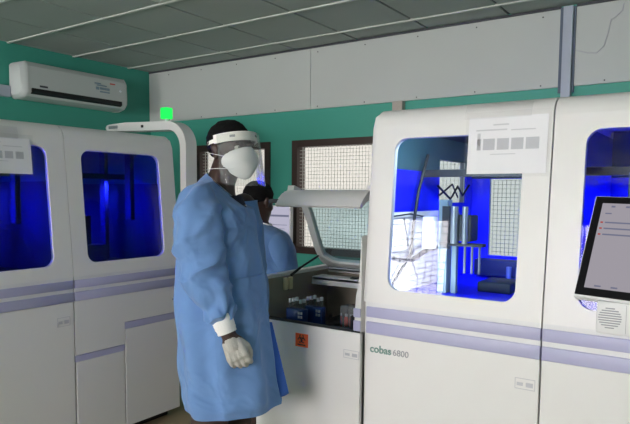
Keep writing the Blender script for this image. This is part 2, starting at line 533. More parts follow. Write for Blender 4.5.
def paper_sign(parent, x0, x1, z0, z1, blocks, dx=0.0):
    sg = MB().grid(2, 8, lambda u, v, o: front_pt(x0+(x1-x0)*u+dx*(1-v), zs(z0)+(zs(z1)-zs(z0))*v, -.006+o), .002).build('paper_notice', 'paper', parent, 30)
    m = MB()
    w = x1-x0
    for a, bb in blocks:
        m.grid(1, 1, lambda u, v, o: front_pt(x0+w*(a+(bb-a)*u), zs(z0+(z1-z0)*(.42+.2*v)), -.0072+o), .001)
    m.build('faded_block_print', 'greypale', sg, 0)
    for (a, bb, v0, v1) in ((.32, .52, .85, .875), (.1, .5, .76, .785), (.55, .85, .75, .77), (.12, .16, .5, .72), (.3, .62, .335, .35)):
        m = MB().grid(1, 1, lambda u, v, o: front_pt(x0+w*(a+(bb-a)*u), zs(z0+(z1-z0)*(v0+(v1-v0)*v)), -.0072+o), .001)
        m.build('faint_print', 'greyfaint', sg, 0)
    MB().grid(4, 8, lambda u, v, o: front_pt(x0-.012+(w+.024)*u+dx*(1-v), zs(z0-.012)+(zs(z1+.02)-zs(z0-.012))*v, -.0085+o)).build('plastic_sleeve', 'sleeve', sg, 30)
    MB().grid(4, 4, lambda u, v, o: front_pt(x0-.02+(w*.86)*u, zs(z1-.005)+.06*v, -.0095+o)).build('tape', 'tape', sg, 30)
    return sg

def small_label(parent, x0, x1, z0, z1, y=-.002, mt='greyline'):
    m = MB()
    f = lambda a, b, o: Vector((a, y-o, b))
    m.plate(rect(x0, x1, z0, z1), [rect(x0+.002, x1-.002, z0+.002, z1-.002)], f, .001)
    w, h = x1-x0, z1-z0
    m.box(x0+w*.1, x0+w*.4, y-.001, y, z0+h*.3, z0+h*.6)
    m.box(x0+w*.55, x0+w*.9, y-.001, y, z0+h*.25, z0+h*.65)
    m.build('rating_label', 'greypale', parent, 0)

def analyzer(label, loc, rz, xs, holes, glass, steps=False, rear=None):
    """local frame: x along the front, y into the machine, z up"""
    A = thing('laboratory_analyzer', label, 'laboratory analyzer', loc, rz)
    x0, x1, x2 = xs
    DEP = 1.25
    # side ends, roof, deck and back in one shell
    side = [(.02, .07), (.02, Z0)]
    for k in range(15):
        s = (LA+SARC)*k/14
        side.append(prof(s, .004))
    side += [(DEP, ZTOP-.004), (DEP, .07)]
    mb = MB()
    fx = lambda a, b, t: Vector((t, a, b))
    def sect(ins):
        p = [(.02+ins, .07), (.02+ins, Z0)] + [prof((LA+SARC)*k/14, .004+ins) for k in range(15)]
        return p + [(DEP, ZTOP-.004-ins), (DEP, .07)]
    for xo, xi, op in ((x0-.030, x0-.003, [rect(*r) for r in rear['side']] if rear else []), (x2+.030, x2+.003, [])):
        sg = 1 if xi > xo else -1
        mb.plate(sect(.026), op, lambda a, b, o: Vector((xo+o, a, b)), sg*.001)
        mb.plate(sect(.002), op, lambda a, b, o: Vector((xi-o, a, b)), sg*.003)
        steps_ = [(0, .026), (.002, .017), (.007, .008), (.014, .002), (.027, 0)]
        mb.loft([[Vector((xo+sg*dx, a, b)) for a, b in sect(i_)] for dx, i_ in steps_], cap=False)
    mb.prism(side, fx, x1-.012, x1+.012) if not rear else mb.prism([(y+.03 if i < len(side)-2 else y, z-.03 if z > 1 else z) for i, (y, z) in enumerate(side)], fx, x1-.012, x1+.012)
    mb.box(x0-.01, x2+.01, .24, DEP, ZTOP-.034, ZTOP-.004)
    mb.box(x0-.01, x2+.01, .03, DEP-.02, 1.0, 1.03)
    bh = [rect(*r) for r in rear['back']] if rear else []
    mb.plate(rect(x0-.01, x2+.01, .07, ZTOP-.01), bh, lambda a, b, o: Vector((a, DEP-o, b)), .02)
    mb.build('body_shell', 'white', A, 30)
    MB().box(x0+.02, x2-.02, .1, DEP-.05, 0, .07).build('plinth', 'black', A, 0)
    MB().box(x0-.02, x2+.02, .034, .06, .08, 1.02).build('gap_backing', 'seam', A, 0)
    units = [(x0, x1-.003, holes[0]), (x1+.003, x2, holes[1])]
    for i, (a, b, h) in enumerate(units):
        # upper door with its rounded window
        hole = [(x, zs(z)) for x, z in rrect(h[0], h[1], h[2], h[3], .055, 8)]
        mb = MB().plate(rect(a, b, 0, LA), [hole], lambda u, s, o: front_pt(u, s, o), .028)
        mb.grid(1, 16, lambda u, v, o: front_pt(a+(b-a)*u, LA+(SARC+.16)*v, o), .028)
        bmesh.ops.remove_doubles(mb.bm, verts=mb.bm.verts, dist=.0002)
        dr = mb.build('upper_door', 'white', A, 25)
        MB().grid(1, 1, lambda u, v, o: front_pt(h[0]-.02+(h[1]-h[0]+.04)*u, zs(h[2]-.02+(h[3]-h[2]+.04)*v), .012+o)).build('window_pane', glass, dr, 0)
        # lavender grip rails, white strip between
        for z0_, z1_ in ((.965, 1.012), (.893, .945)):
            MB().box(a, b, -.006, .03, z0_, z1_, .004).build('grip_rail', 'lav', A, 30)
        MB().box(a, b, .002, .03, .943, .967).box(a, b, .0, .03, 1.011, 1.031).build('trim_strip', 'white2', A, 0)
        if steps and i == 1:
            xm = a+.335
            MB().prism([(a, .585), (xm, .585), (xm, .72), (b, .72), (b, .893), (a, .893)], lambda u, z, t: Vector((u, t, z)), 0, .03).build('upper_cover', 'white', A, 0)
            MB().box(a, xm-.004, .001, .03, .545, .582, .003).build('grip_rail', 'lav', A, 0)
            MB().box(xm+.004, b, .001, .03, .675, .717, .003).build('grip_rail', 'lav', A, 0)
            MB().box(a+.004, xm-.004, 0, .03, .07, .545, .003).build('lower_door', 'white', A, 0)
            MB().box(xm+.004, b, 0, .03, .07, .675, .003).build('lower_door', 'white', A, 0)
            MB().box(b-.06, b-.03, -.006, 0, .80, .812, .002).build('lock', 'greyline', A, 0)
        else:
            MB().box(a, b, 0, .03, .07, .892, .003).build('lower_door', 'white', A, 0)
    return A, units

def cell_lamp(A, x, w_, e):
    l = bpy.data.lights.new('blue_lamp_light', 'AREA'); l.shape = 'RECTANGLE'; l.size = w_; l.size_y = .03; l.energy = e; l.color = (.02, .03, 1); l.spread = radians(78)
    o = bpy.data.objects.new('blue_lamp_light', l); COL.objects.link(o); o.parent = A
    o.location = (x, .52, 1.585); o.rotation_euler = Vector((0, .75, -.6)).to_track_quat('-Z', 'Y').to_euler()
    MB().box(x-w_/2-.06, x+w_/2+.05, .50, .54, 1.59, 1.625).build('lamp_holder', 'dark', A, 0)

def lining(A, x0, x1, y0, y1, parts):
    for name, mt, bx in parts:
        MB().box(*bx).build(name, mt, A, 0)

DEP = 1.25
# ---- right analyzer: front faces the viewer's room side
RA, RU = analyzer('white laboratory analyzer on the right with green-grey lettering on its lower door',
                  (-1.31, 2.30, 0), 0, (0, .745, 1.52), ((.095, .64, 1.093, 1.742), (.86, 1.41, 1.098, 1.742)), 'glassR',
                  rear=dict(side=[(.74, 1.13, 1.46, 1.69)], back=[(.12, .55, 1.15, 1.60)]))
# interior of the left cell
mb = MB()
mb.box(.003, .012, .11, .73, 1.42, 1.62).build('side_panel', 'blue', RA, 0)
mb = MB().plate([(.10, 1.62), (1.235, 1.62), (1.235, 1.84), (.24, 1.84), (.14, 1.78)], [rect(.74, 1.13, 1.625, 1.69)], lambda a, b, o: Vector((.002+o, a, b)), .008)
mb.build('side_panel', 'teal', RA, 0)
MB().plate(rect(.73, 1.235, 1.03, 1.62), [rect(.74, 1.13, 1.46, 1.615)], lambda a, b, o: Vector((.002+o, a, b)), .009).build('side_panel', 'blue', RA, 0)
sp = MB().box(.003, .014, .07, .73, 1.03, 1.42).build('side_panel', 'white', RA, 0)
m = MB()
for k in range(14):
    z = 1.05+.026*k
    m.box(.013, .017, .075, .72, z, z+.003)
m.build('slat_lines', 'greyline', sp, 0)
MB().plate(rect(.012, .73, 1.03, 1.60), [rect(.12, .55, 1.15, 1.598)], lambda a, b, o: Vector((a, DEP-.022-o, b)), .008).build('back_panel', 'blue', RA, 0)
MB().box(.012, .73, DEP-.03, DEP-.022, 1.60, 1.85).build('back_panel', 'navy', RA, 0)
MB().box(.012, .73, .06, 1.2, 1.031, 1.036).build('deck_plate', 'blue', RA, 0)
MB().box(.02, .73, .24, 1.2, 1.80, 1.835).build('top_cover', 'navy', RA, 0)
# gantry
m = MB()
m.box(.155, .20, .40, .46, 1.036, 1.48, .004).box(.215, .24, .42, .45, 1.036, 1.42, .003)
m.build('gantry_column', 'machine_steel', RA, 0)
m = MB().box(.225, .33, .36, .46, 1.29, 1.41, .008).box(.17, .38, .38, .43, 1.265, 1.28, .003)
m.box(.18, .215, .385, .402, 1.25, 1.45)
m.build('gantry_head', 'dark', RA, 30)
m = MB()
for x, y, r in ((.255, .352, .018), (.305, .352, .014)):
    m.tube([(x, y, 1.28), (x, y, 1.45)], r, 12)
for x in (.29, .325, .36):
    m.tube([(x, .40, 1.14), (x, .40, 1.27)], .006, 8)
m.build('pipette_head', 'steel', RA, 40)
MB().box(.10, .155, .34, .39, 1.25, 1.40, .004).build('white_housing', 'white', RA, 30)
m = MB()
m.box(.10, .70, 1.05, 1.15, 1.05, 1.14, .004).box(.30, .46, .55, .75, 1.036, 1.085, .006)
m.build('deck_module', 'navy', RA, 30)
m = MB()
for k in range(6):
    m.tube([(.33+.05*k, .95, 1.036), (.33+.05*k, .95, 1.12)], .014, 10)
m.build('deck_vessels', 'machine_steel', RA, 40)
m = MB()
m.tube([(.03, .05, 1.24), (.05, .2, 1.20), (.05, .34, 1.19), (.06, .5, 1.23), (.09, .6, 1.24)], .012, 8)
m.tube([(.03, .12, 1.04), (.04, .2, 1.12), (.05, .33, 1.22), (.045, .36, 1.36), (.04, .42, 1.52), (.05, .5, 1.70)], .008, 8)
m.tube([(.03, .08, 1.62), (.035, .09, 1.45), (.03, .13, 1.36), (.03, .06, 1.26)], .004, 6)
m.tube([(.02, .7, 1.55), (.05, .8, 1.48), (.05, .9, 1.55), (.04, 1.0, 1.50), (.04, 1.1, 1.56)], .006, 6)
m.tube([(.02, .72, 1.50), (.05, .82, 1.56), (.04, .93, 1.49)], .005, 6)
m.tube([(.025, .15, 1.40), (.03, .35, 1.41), (.03, .55, 1.39)], .004, 6)
m.tube([(.025, .3, 1.39), (.03, .33, 1.28), (.05, .4, 1.10)], .003, 6)
m.build('cable', 'dark', RA, 60)
cell_lamp(RA, .38, .6, 3.5)
wl2 = bpy.data.lights.new('added_fill_light', 'AREA'); wl2.shape = 'RECTANGLE'; wl2.size = .5; wl2.size_y = .03; wl2.energy = 3.2; wl2.color = (.8, .93, 1)  # invented white fill, added so the gantry is not lit only blue
wo2 = bpy.data.objects.new('added_fill_light', wl2); COL.objects.link(wo2); wo2.parent = RA
wo2.location = (.4, .185, 1.77); wo2.rotation_euler = Vector((-.2, .5, -.5)).to_track_quat('-Z', 'Y').to_euler()
wl = bpy.data.lights.new('added_fill_light', 'AREA'); wl.shape = 'RECTANGLE'; wl.size = .2; wl.size_y = .05; wl.energy = 1.6; wl.color = (.92, .96, 1); wl.spread = radians(110)  # second added fill, hidden behind the door frame, brightens the white side panel
wo = bpy.data.objects.new('added_fill_light', wl); COL.objects.link(wo); wo.parent = RA
wo.location = (.24, .085, 1.055)
wo.rotation_euler = (Vector((.01, .38, 1.24)) - Vector(wo.location)).to_track_quat('-Z', 'Y').to_euler()
# right cell
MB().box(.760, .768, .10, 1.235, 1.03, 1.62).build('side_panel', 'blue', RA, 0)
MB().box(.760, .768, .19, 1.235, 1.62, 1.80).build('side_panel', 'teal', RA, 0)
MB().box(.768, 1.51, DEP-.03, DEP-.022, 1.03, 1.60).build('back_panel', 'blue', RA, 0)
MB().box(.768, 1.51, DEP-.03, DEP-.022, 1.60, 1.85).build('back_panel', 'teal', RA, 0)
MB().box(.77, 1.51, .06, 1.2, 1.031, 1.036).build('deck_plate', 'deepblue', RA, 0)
m = MB()
m.box(.95, 1.0, .45, .5, 1.036, 1.6, .004).box(.82, .9, .7, .8, 1.036, 1.5, .004)
m.build('gantry_column', 'machine_steel', RA, 0)
cell_lamp(RA, 1.12, .6, 9)
# print and labels
def put_text(body, size, x, z, parent, m, off=0.0, name='lettering'):
    me = text_mesh(body, size, off)
    me.transform(Matrix.Translation((x, -.0015, z)) @ Matrix.Rotation(radians(90), 4, 'X'))
    return link(name, me, m, parent, 0, False)
put_text('cobas', .046, .020, .812, RA, 'cobas', .0010, 'maker_lettering')
put_text('6800', .038, .132, .812, RA, 'greyline', 0.0, 'model_number')
small_label(RA, .654, .729, .770, .812)
paper_sign(RA, .423, .728, 1.585, 1.805, [(.12, .17), (.2, .35), (.38, .53), (.56, .71), (.74, .9)])
# rounded white trim on its left end beside the opening
trim = [(-.031, .888), (-.066, .888), (-.064, .95), (-.062, 1.0), (-.058, 1.05), (-.047, 1.10), (-.040, 1.16), (-.038, 1.25), (-.034, 1.30), (-.031, 1.32)]
TRIM = MB().prism(trim, lambda a, b, t: Vector((a-1.31, t+2.30, b)), .005, .10)

# ---- left analyzer: turned 90 degrees, runs along the left wall
LA_, LU = analyzer('white laboratory analyzer at left below the air conditioner, green signal lamp above it',
                   (-3.0, 2.76, 0), pi/2, (-1.55, -.775, 0), ((-1.43, -.880, 1.10, 1.745), (-.675, -.108, 1.10, 1.738)), 'glassR', steps=True)
def dark_cell(A, x0, x1):
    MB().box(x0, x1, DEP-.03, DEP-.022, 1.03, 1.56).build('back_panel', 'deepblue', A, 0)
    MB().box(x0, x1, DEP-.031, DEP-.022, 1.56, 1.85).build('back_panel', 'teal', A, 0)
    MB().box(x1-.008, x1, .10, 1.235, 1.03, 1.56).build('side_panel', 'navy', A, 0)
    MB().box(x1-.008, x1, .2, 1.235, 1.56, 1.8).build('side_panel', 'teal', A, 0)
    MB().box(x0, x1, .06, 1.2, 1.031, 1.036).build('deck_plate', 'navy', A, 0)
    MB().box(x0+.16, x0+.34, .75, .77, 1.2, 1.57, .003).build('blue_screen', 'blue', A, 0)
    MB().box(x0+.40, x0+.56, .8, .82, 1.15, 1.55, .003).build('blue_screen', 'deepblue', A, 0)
    m = MB().box(x0+.62, x0+.65, .3, .36, 1.32, 1.75, .004).box(x0+.64, x0+.67, .6, .66, 1.036, 1.8, .004)
    m.build('gantry_column', 'navy', A, 0)
    m = MB().box(x0+.1, x0+.5, .4, .55, 1.036, 1.16, .006).box(x0+.2, x0+.3, .42, .5, 1.16, 1.3, .006).box(x0+.36, x0+.42, .45, .5, 1.16, 1.35, .004)
    m.build('deck_module', 'navy', A, 0)
    cell_lamp(A, x0+.38, .6, 17)
dark_cell(LA_, -.76, -.005)
dark_cell(LA_, -1.545, -.79)
small_label(LA_, -.881, -.804, .765, .815)
paper_sign(LA_, -1.30, -.972, 1.592, 1.775, [(.05, .18), (.22, .36), (.4, .53), (.57, .7), (.74, .87)])
# arch frame at its far end (built in world coordinates)
out, inn = [], []
for k in range(9):
    a = pi/2*k/8
    out.append((-3.19+.19*sin(a), 1.815+.17*cos(a)))
    inn.append((-3.17+.115*sin(a), 1.80+.125*cos(a)))
poly = [(-3.80, 1.995), (-3.62, 2.0)] + out + [(-3.0, .08), (-3.05, .08)] + list(reversed(inn)) + [(-3.45, 1.932), (-3.80, 1.948), (-3.828, 1.955), (-3.842, 1.972), (-3.828, 1.989)]
MB().prism(poly, lambda a, b, t: Vector((a, t, b)), 2.832, 2.93).build('arch_frame', 'white', LA_, 30, world=True)
MB().box(-3.80, -3.70, 2.826, 2.834, 1.962, 1.984, .003).build('arch_slot', 'steel', LA_, 0, world=True)
MB().box(-3.44, -3.42, 2.826, 2.834, 1.954, 1.972).build('arch_screw', 'black', LA_, 0, world=True)
lamp = MB().tube([(-3.235, 2.88, 1.975), (-3.235, 2.88, 2.012)], .013, 12).build('lamp_stem', 'cap', LA_, world=True)
MB().box(-3.268, -3.206, 2.85, 2.91, 2.006, 2.082, .006).build('signal_lamp', 'greenlamp', lamp, 30, world=True)

# ------------------------------------------------------------------ sample loading module between the analyzers
SM = thing('sample_loading_module', 'white sample loading module with open glass lid, between the blue gown and the right analyzer', 'laboratory equipment', (-1.65, 2.6, 0))
SX0, SX1 = -1.95, -1.385
m = MB()
prs = [(2.31, .07), (2.31, .885), (2.325, .885), (2.325, 1.04), (2.335, 1.072), (2.36, 1.09), (2.90, 1.095), (2.93, 1.08), (2.93, .07)]
m.prism(prs, lambda a, b, t: Vector((t, a, b)), SX0, SX0+.04)
m.box(SX0+.04, SX1, 2.89, 2.93, .07, 1.07, .003)
m.box(SX1-.02, SX1, 2.33, 2.93, .07, .88)
m.build('body_shell', 'white', SM, 30, world=True)
MB().box(SX0+.005, SX1+.043, 2.30, 2.325, .07, .884, .004).build('front_panel', 'white', SM, 30, world=True)
MB().box(SX0+.04, SX1, 2.35, 2.88, 0, .075).build('plinth', 'black', SM, 0, world=True)
MB().box(SX0+.04, SX1-.02, 2.325, 2.89, .78, .80).build('deck', 'deck', SM, 0, world=True)
m = MB().box(SX0+.04, SX0+.046, 2.33, 2.89, .80, 1.075).box(SX0+.046, SX1-.01, 2.882, 2.89, .80, 1.06)
m.build('inner_liner', 'liner', SM, 0, world=True)
MB().box(SX0+.046, SX0+.06, 2.33, 2.80, .80, .86).build('lane_guide', 'dark', SM, 0, world=True)
MB().box(SX1-.03, SX1-.022, 2.335, 2.88, .80, .95).build('lane_guide', 'dark', SM, 0, world=True)
m = MB()
for k in range(9):
    x = SX0+.09+.055*k
    m.box(x, x+.008, 2.34, 2.86, .80, .822)
m.build('loading_lanes', 'steel', SM, 0, world=True)
m = MB().box(SX0+.065, SX1-.03, 2.70, 2.80, 1.035, 1.055, .004)
m.box(SX0+.065, SX1-.03, 2.70, 2.71, 1.012, 1.05)
m.build('inner_ledge', 'white2', SM, 30, world=True)
MB().box(-1.66, -1.62, 2.73, 2.76, 1.054, 1.062, .002).build('ledge_latch', 'dark', SM, 0, world=True)
for y in (2.465, 2.508):
    MB().box(SX0+.046, SX0+.06, y, y+.028, 1.003, 1.068, .004).build('socket', 'cream', SM, 0, world=True)
small_label(SM, -1.425+1.65, -1.345+1.65, .764, .802, 2.30-2.6-.002)
MB().box(SX0+.01, SX1+.04, 2.302, 2.33, .884, .893, .002).build('front_lip', 'dark', SM, 0, world=True)
TRIM.build('end_trim', 'white', SM, 30, world=True)
for z0_, z1_ in ((.955, .995), (.893, .94)):
    MB().box(-1.378, -1.342, 2.298, 2.40, z0_, z1_, .003).build('end_grip', 'lav', SM, 0, world=True)
# open lid: curved profile hinged at the back
lp = [(2.885, 1.085), (2.80, 1.125), (2.74, 1.19), (2.69, 1.28), (2.645, 1.37), (2.60, 1.44), (2.54, 1.495), (2.48, 1.515)]
def lidpt(s): return cr(lp, s)
lid = MB()
LX0, LX1 = -1.89, -1.392
for xa, xb in ((LX0, LX0+.04), (LX1-.035, LX1)):
    def sec(u):
        y, z = lidpt(u); y2, z2 = lidpt(min(1, u+.02)); y1, z1 = lidpt(max(0, u-.02))
        t = Vector((0, y2-y1, z2-z1)).normalized(); n = Vector((0, t.z, -t.y))
        p = Vector((0, y, z))
        return [Vector((xa, 0, 0))+p, Vector((xb, 0, 0))+p, Vector((xb, 0, 0))+p+n*.03, Vector((xa, 0, 0))+p+n*.03]
    lid.loft([sec(k/18) for k in range(19)])
# bottom bar with filleted inner corners, then the folded front lip
s1 = .13
def lids(x, u, o):
    y, z = lidpt(u); y2, z2 = lidpt(min(1, u+.02)); y1, z1 = lidpt(max(0, u-.02))
    t = Vector((0, y2-y1, z2-z1)).normalized(); n = Vector((0, t.z, -t.y))
    return Vector((x, y, z)) + n*o
xa, xb = LX0+.04, LX1-.035
lid.grid(12, 6, lambda u, v, o: lids(xa+(xb-xa)*u, v*(s1+.10*max(0, 1-u*6)**2+.10*max(0, 1-(1-u)*6)**2), o), .03)
lipp = [(2.54, 1.475), (2.535, 1.500), (2.48, 1.522), (2.44, 1.512), (2.385, 1.468), (2.368, 1.445), (2.378, 1.437), (2.42, 1.462), (2.46, 1.478)]
lid.prism(lipp, lambda a, b, t: Vector((t, a, b)), LX0+.012, LX1)
lid.prism([((a-2.45)*.8+2.45, (b-1.48)*.8+1.478) for a, b in lipp], lambda a, b, t: Vector((t, a, b)), LX0-.004, LX0+.014)
lo = lid.build('lid_frame', 'white', SM, 35, world=True)
MB().grid(2, 20, lambda u, v, o: lids(LX0+.02+(LX1-LX0-.04)*u, .06+.9*v, .012+o)).build('lid_glass', 'lidglass', lo, 60, world=True)
MB().box(LX0-.045, LX0+.012, 2.385, 2.41, 1.455, 1.475, .003).build('lid_latch', 'black', lo, 0, world=True)
MB().tube([(LX0-.01, 2.53, 1.075), (LX0+.0, 2.60, 1.11)], .007, 8).tube([(LX0+.0, 2.60, 1.11), (LX0+.006, 2.775, 1.165)], .006, 8).build('gas_strut', 'black', SM, world=True)
MB().tube([(LX0+.012, 2.86, 1.085), (LX1-.01, 2.86, 1.085)], .012, 10).build('hinge', 'steel', SM, world=True)
# biohazard sticker
st = MB().box(-1.697, -1.624, 2.2975, 2.2995, .776, .84).build('biohazard_sticker', 'orange', SM, 0, world=True)
m = MB()
cx, cz = -1.6605, .814
for k in range(3):
    a = pi/2 + k*2*pi/3
    ox, oz = cx+.0115*cos(a), cz+.0115*sin(a)
    pts = []
    for q in range(17):
        th = a + radians(35) + radians(290)*q/16
        pts.append((ox+.0105*cos(th), 2.2972, oz+.0105*sin(th)))
    m.tube(pts, .0026, 6)
m.tube([(cx+.009*cos(2*pi*q/20), 2.2972, cz+.009*sin(2*pi*q/20)) for q in range(21)], .0013, 6)
m.box(-1.683, -1.638, 2.2968, 2.2976, .783, .789)
m.build('biohazard_symbol', 'black', st, 40, world=True)

# racks and tubes standing on the deck
def tube_rack(x, y, label, n, group):
    t = thing('tube_rack', label, 'tube rack', (x, y, .8225))
    m = MB().box(-.055, .055, -.02, .02, 0, .10, .004)
    m.box(-.058, .058, -.024, .024, 0, .012, .002)
    m.build('rack_body', 'rack', t, 30)
    m = MB()
    for a in (.02, .036):
        for b in (.055, .075): m.box(a, a+.011, -.0215, -.02, b, b+.013)
    m.build('rack_label', 'paper', t, 0)
    for k in range(n):
        xx = x-.043+.0215*k
        u = thing('sample_tube', 'white-capped sample tube, %s from the left in the %s blue rack' % (['first', 'second', 'third', 'fourth', 'fifth'][k], group), 'sample tube', (xx, y, .852), group='tubes in the %s blue rack' % group)
        h = .098+.006*((k*7) % 3)
        MB().tube([(0, 0, .0), (0, 0, .006), (0, 0, h)], [.004, .008, .008], 10).build('tube_body', 'clear', u)
        MB().tube([(0, 0, h), (0, 0, h+.018)], .0092, 10).build('cap', 'cap', u)
tube_rack(-1.80, 2.45, 'front blue tube rack with a white label, holding white-capped tubes', 5, 'front')
tube_rack(-1.76, 2.55, 'rear blue tube rack just behind the front one on the loading deck', 5, 'rear')
t = thing('reagent_tray', 'clear tray with red base near the right end of the loading deck', 'tray', (-1.53, 2.55, .8225))
MB().box(-.05, .05, -.04, .04, .022, .13, .004).build('tray_body', 'clear', t, 0)
MB().box(-.052, .052, -.042, .042, .0, .022, .003).build('tray_base', 'dark', t, 0)
for k in range(3):
    u = thing('vial', 'small red vial, %s from the left in the clear tray' % ['first', 'second', 'third'][k], 'vial', (-1.562+.03*k, 2.54, .846), group='red vials in the clear tray')
    MB().tube([(0, 0, 0), (0, 0, .04), (0, 0, .05)], [.011, .011, .007], 10).build('vial_body', 'red', u)
    MB().tube([(0, 0, .05), (0, 0, .062)], .008, 10).build('vial_cap', 'cap', u)

# ------------------------------------------------------------------ touchscreen in front of the right analyzer
TM = thing('touchscreen_monitor', 'black-framed touchscreen tilted on its mount in front of the right analyzer', 'monitor', (-.15, 2.12, 1.07))
mt = Matrix.Translation((-.426, 2.12, 1.172)) @ Matrix.Rotation(radians(-6), 4, 'Z') @ Matrix.Rotation(radians(-27), 4, 'X') @ Matrix.Rotation(radians(1.5), 4, 'Y')
mtR = mt
def mlocal(m): 
    for v in m.bm.verts: v.co = mtR @ v.co
    return m
W, Hh = .52, .372
mlocal(MB().box(0, W, 0, .035, 0, Hh, .004)).build('housing', 'white2', TM, 30, world=True)
mlocal(MB().box(.004, W-.004, -.004, .01, .008, Hh-.004, .002)).build('bezel', 'bezel', TM, 0, world=True)
scn = mlocal(MB().box(.03, W-.03, -.0055, -.002, .034, Hh-.03)).build('screen', 'screen', TM, 0, world=True)
m = MB()
for k in range(3):
    m.box(.036, .044, -.0062, -.005, Hh-.104-.022*k, Hh-.099-.022*k)
mlocal(m).build('screen_red_marks', 'redpix', scn, 0, world=True)
m = MB()
for k in range(3):
    m.box(.05, W-.05, -.0062, -.005, Hh-.104-.022*k, Hh-.099-.022*k)
for x in (.06, .105, .15, .2, .3): m.box(x, x+.012, -.0062, -.005, Hh-.045, Hh-.039)
m.box(.045, .065, -.0062, -.005, Hh-.07, Hh-.066)
for x in (.06, .11, .2, .3): m.box(x, x+.02, -.0062, -.005, .04, .045)
mlocal(m).build('screen_text', 'bluepix', scn, 0, world=True)
m = MB().box(-.20, -.06, 2.155, 2.293, 1.03, 1.10, .01).box(-.18, -.08, 2.19, 2.25, 1.06, 1.35, .01)
m.build('mount_arm', 'white2', TM, 30, world=True)
sb = MB().box(-.350, -.05, 2.10, 2.17, 1.062, 1.168, .008).build('speaker_box', 'white2', TM, 30, world=True)
m = MB()
for k in range(9):
    z = 1.115+(k-4)*.0078
    hw = sqrt(max(0, .034**2-((k-4)*.0078)**2))
    if hw > .004: m.box(-.309-hw, -.309+hw, 2.0985, 2.1005, z-.0018, z+.0018)
m.build('speaker_grille', 'greyline', sb, 0, world=True)
MB().box(-.263, -.262, 2.0985, 2.1005, 1.07, 1.16).build('speaker_seam', 'greyline', sb, 0, world=True)

# ------------------------------------------------------------------ bench with a computer monitor behind the seated-height gap
BN = thing('bench', 'low laboratory bench against the back wall, hidden behind the two people', 'bench', (-3.1, 3.8, 0))
MB().box(-3.85, -2.45, 3.5, 4.12, .82, .85, .004).build('bench_top', 'white2', BN, 0, world=True)
for x in (-3.82, -2.52):
    for y in (3.53, 4.06):
        MB().box(x, x+.04, y, y+.04, 0, .82).build('leg', 'steel', BN, 0, world=True)
CM = thing('computer_monitor', 'lilac-white computer screen beyond the open lid, right of the second person\'s head', 'monitor', (-3.0, 3.75, .85))
MB().box(-3.24, -2.785, 3.70, 3.735, 1.09, 1.412, .006).build('housing', 'white2', CM, 30, world=True)
sc2 = MB().box(-3.228, -2.797, 3.697, 3.701, 1.102, 1.402).build('screen', 'screen2', CM, 0, world=True)
m = MB().box(-3.2, -2.8, 3.6955, 3.698, 1.325, 1.34)
for k in range(5): m.box(-3.18, -2.9+.02*k, 3.6955, 3.698, 1.14+.03*k, 1.144+.03*k)
m.build('screen_text', 'bluepix', sc2, 0, world=True)
MB().box(-3.03, -2.99, 3.735, 3.76, .86, 1.25).build('stand', 'dark', CM, 0, world=True)
MB().box(-3.12, -2.9, 3.66, 3.82, .85, .865, .004).build('foot', 'dark', CM, 0, world=True)

# ------------------------------------------------------------------ people
def frame(origin, fwd, tilt=0.0, roll=0.0):
    f = Vector(fwd).normalized(); r = f.cross(Vector((0, 0, 1))).normalized(); u = Vector((0, 0, 1))
    mtx = Matrix(((r.x, f.x, u.x, origin[0]), (r.y, f.y, u.y, origin[1]), (r.z, f.z, u.z, origin[2]), (0, 0, 0, 1)))
    return mtx @ Matrix.Rotation(tilt, 4, 'X') @ Matrix.Rotation(roll, 4, 'Y')

def add_head(mb, HM, k=1.0):
    """head in local frame: x right, y forward, z up, origin mid skull; eyes at z = 0"""
    R3 = HM.to_3x3()
    def e(c, r): mb.ball(HM @ (Vector(c)*k), tuple(x*k for x in r), 3, R3)
    e((0, -.012, .035), (.074, .095, .085))
    e((0, .025, .005), (.066, .068, .085))
    e((0, .035, -.055), (.056, .058, .062))
    e((0, .062, -.098), (.032, .028, .024))
    for s in (-1, 1):
        e((s*.045, .045, -.03), (.024, .03, .025))     # cheekbones
        e((s*.034, .083, .018), (.024, .014, .010))    # brow
        e((s*.045, .015, -.075), (.022, .04, .035))    # jaw
        e((s*.078, -.005, -.008), (.009, .02, .032))   # ears
        e((s*.083, -.012, .008), (.008, .016, .018))
        e((s*.079, .0, -.034), (.007, .010, .010))
    e((0, .092, -.008), (.010, .014, .026))            # nose bridge
    e((0, .103, -.032), (.014, .016, .012))
    for s in (-1, 1): e((s*.014, .094, -.035), (.010, .011, .009))
    e((0, .088, -.064), (.024, .012, .008)); e((0, .085, -.076), (.021, .013, .009))

def hair_cap(HM, parent, k=1.0, seedz=0):
    m = MB()
    def hp(u, v, o):
        th = 2*pi*u; ph = pi*v*.5
        # v: 0 crown, 1 hairline; the hairline is high at the front, low at the nape
        front = cos(th)
        low = .15 if front > .75 else (-.02 if front > .25 else -.28 if front > -.3 else -.62)
        low = .02 - .34*(1-front)/1.0 + (.18 if front > .6 else 0)
        zc = 1 - (1-low)*v
        rr = sqrt(max(0, 1-zc*zc))
        n = .004*noise.noise(Vector((sin(th)*rr*9+seedz, cos(th)*rr*9, zc*9)))
        a, b, c = .0825+n-o, .104+n-o, .092+n-o
        return HM @ (Vector((a*rr*sin(th), -.012+b*rr*cos(th), .035+c*zc))*k)
    m.grid(40, 14, hp, .014)
    bmesh.ops.remove_doubles(m.bm, verts=m.bm.verts, dist=.0006)
    return m.build('hair', 'hair', parent, 180, world=True)

def add_eyes(HM, parent, k=1.0):
    for s in (-1, 1):
        ey = MB().ball(HM @ Vector((s*.033*k, .079*k, .0)), .0125*k, 3).build('eye', 'eye', parent, 180, world=True)
        MB().ball(HM @ Vector((s*.033*k, .0885*k, .0)), .0052*k, 2).build('iris', 'pupil', ey, 180, world=True)

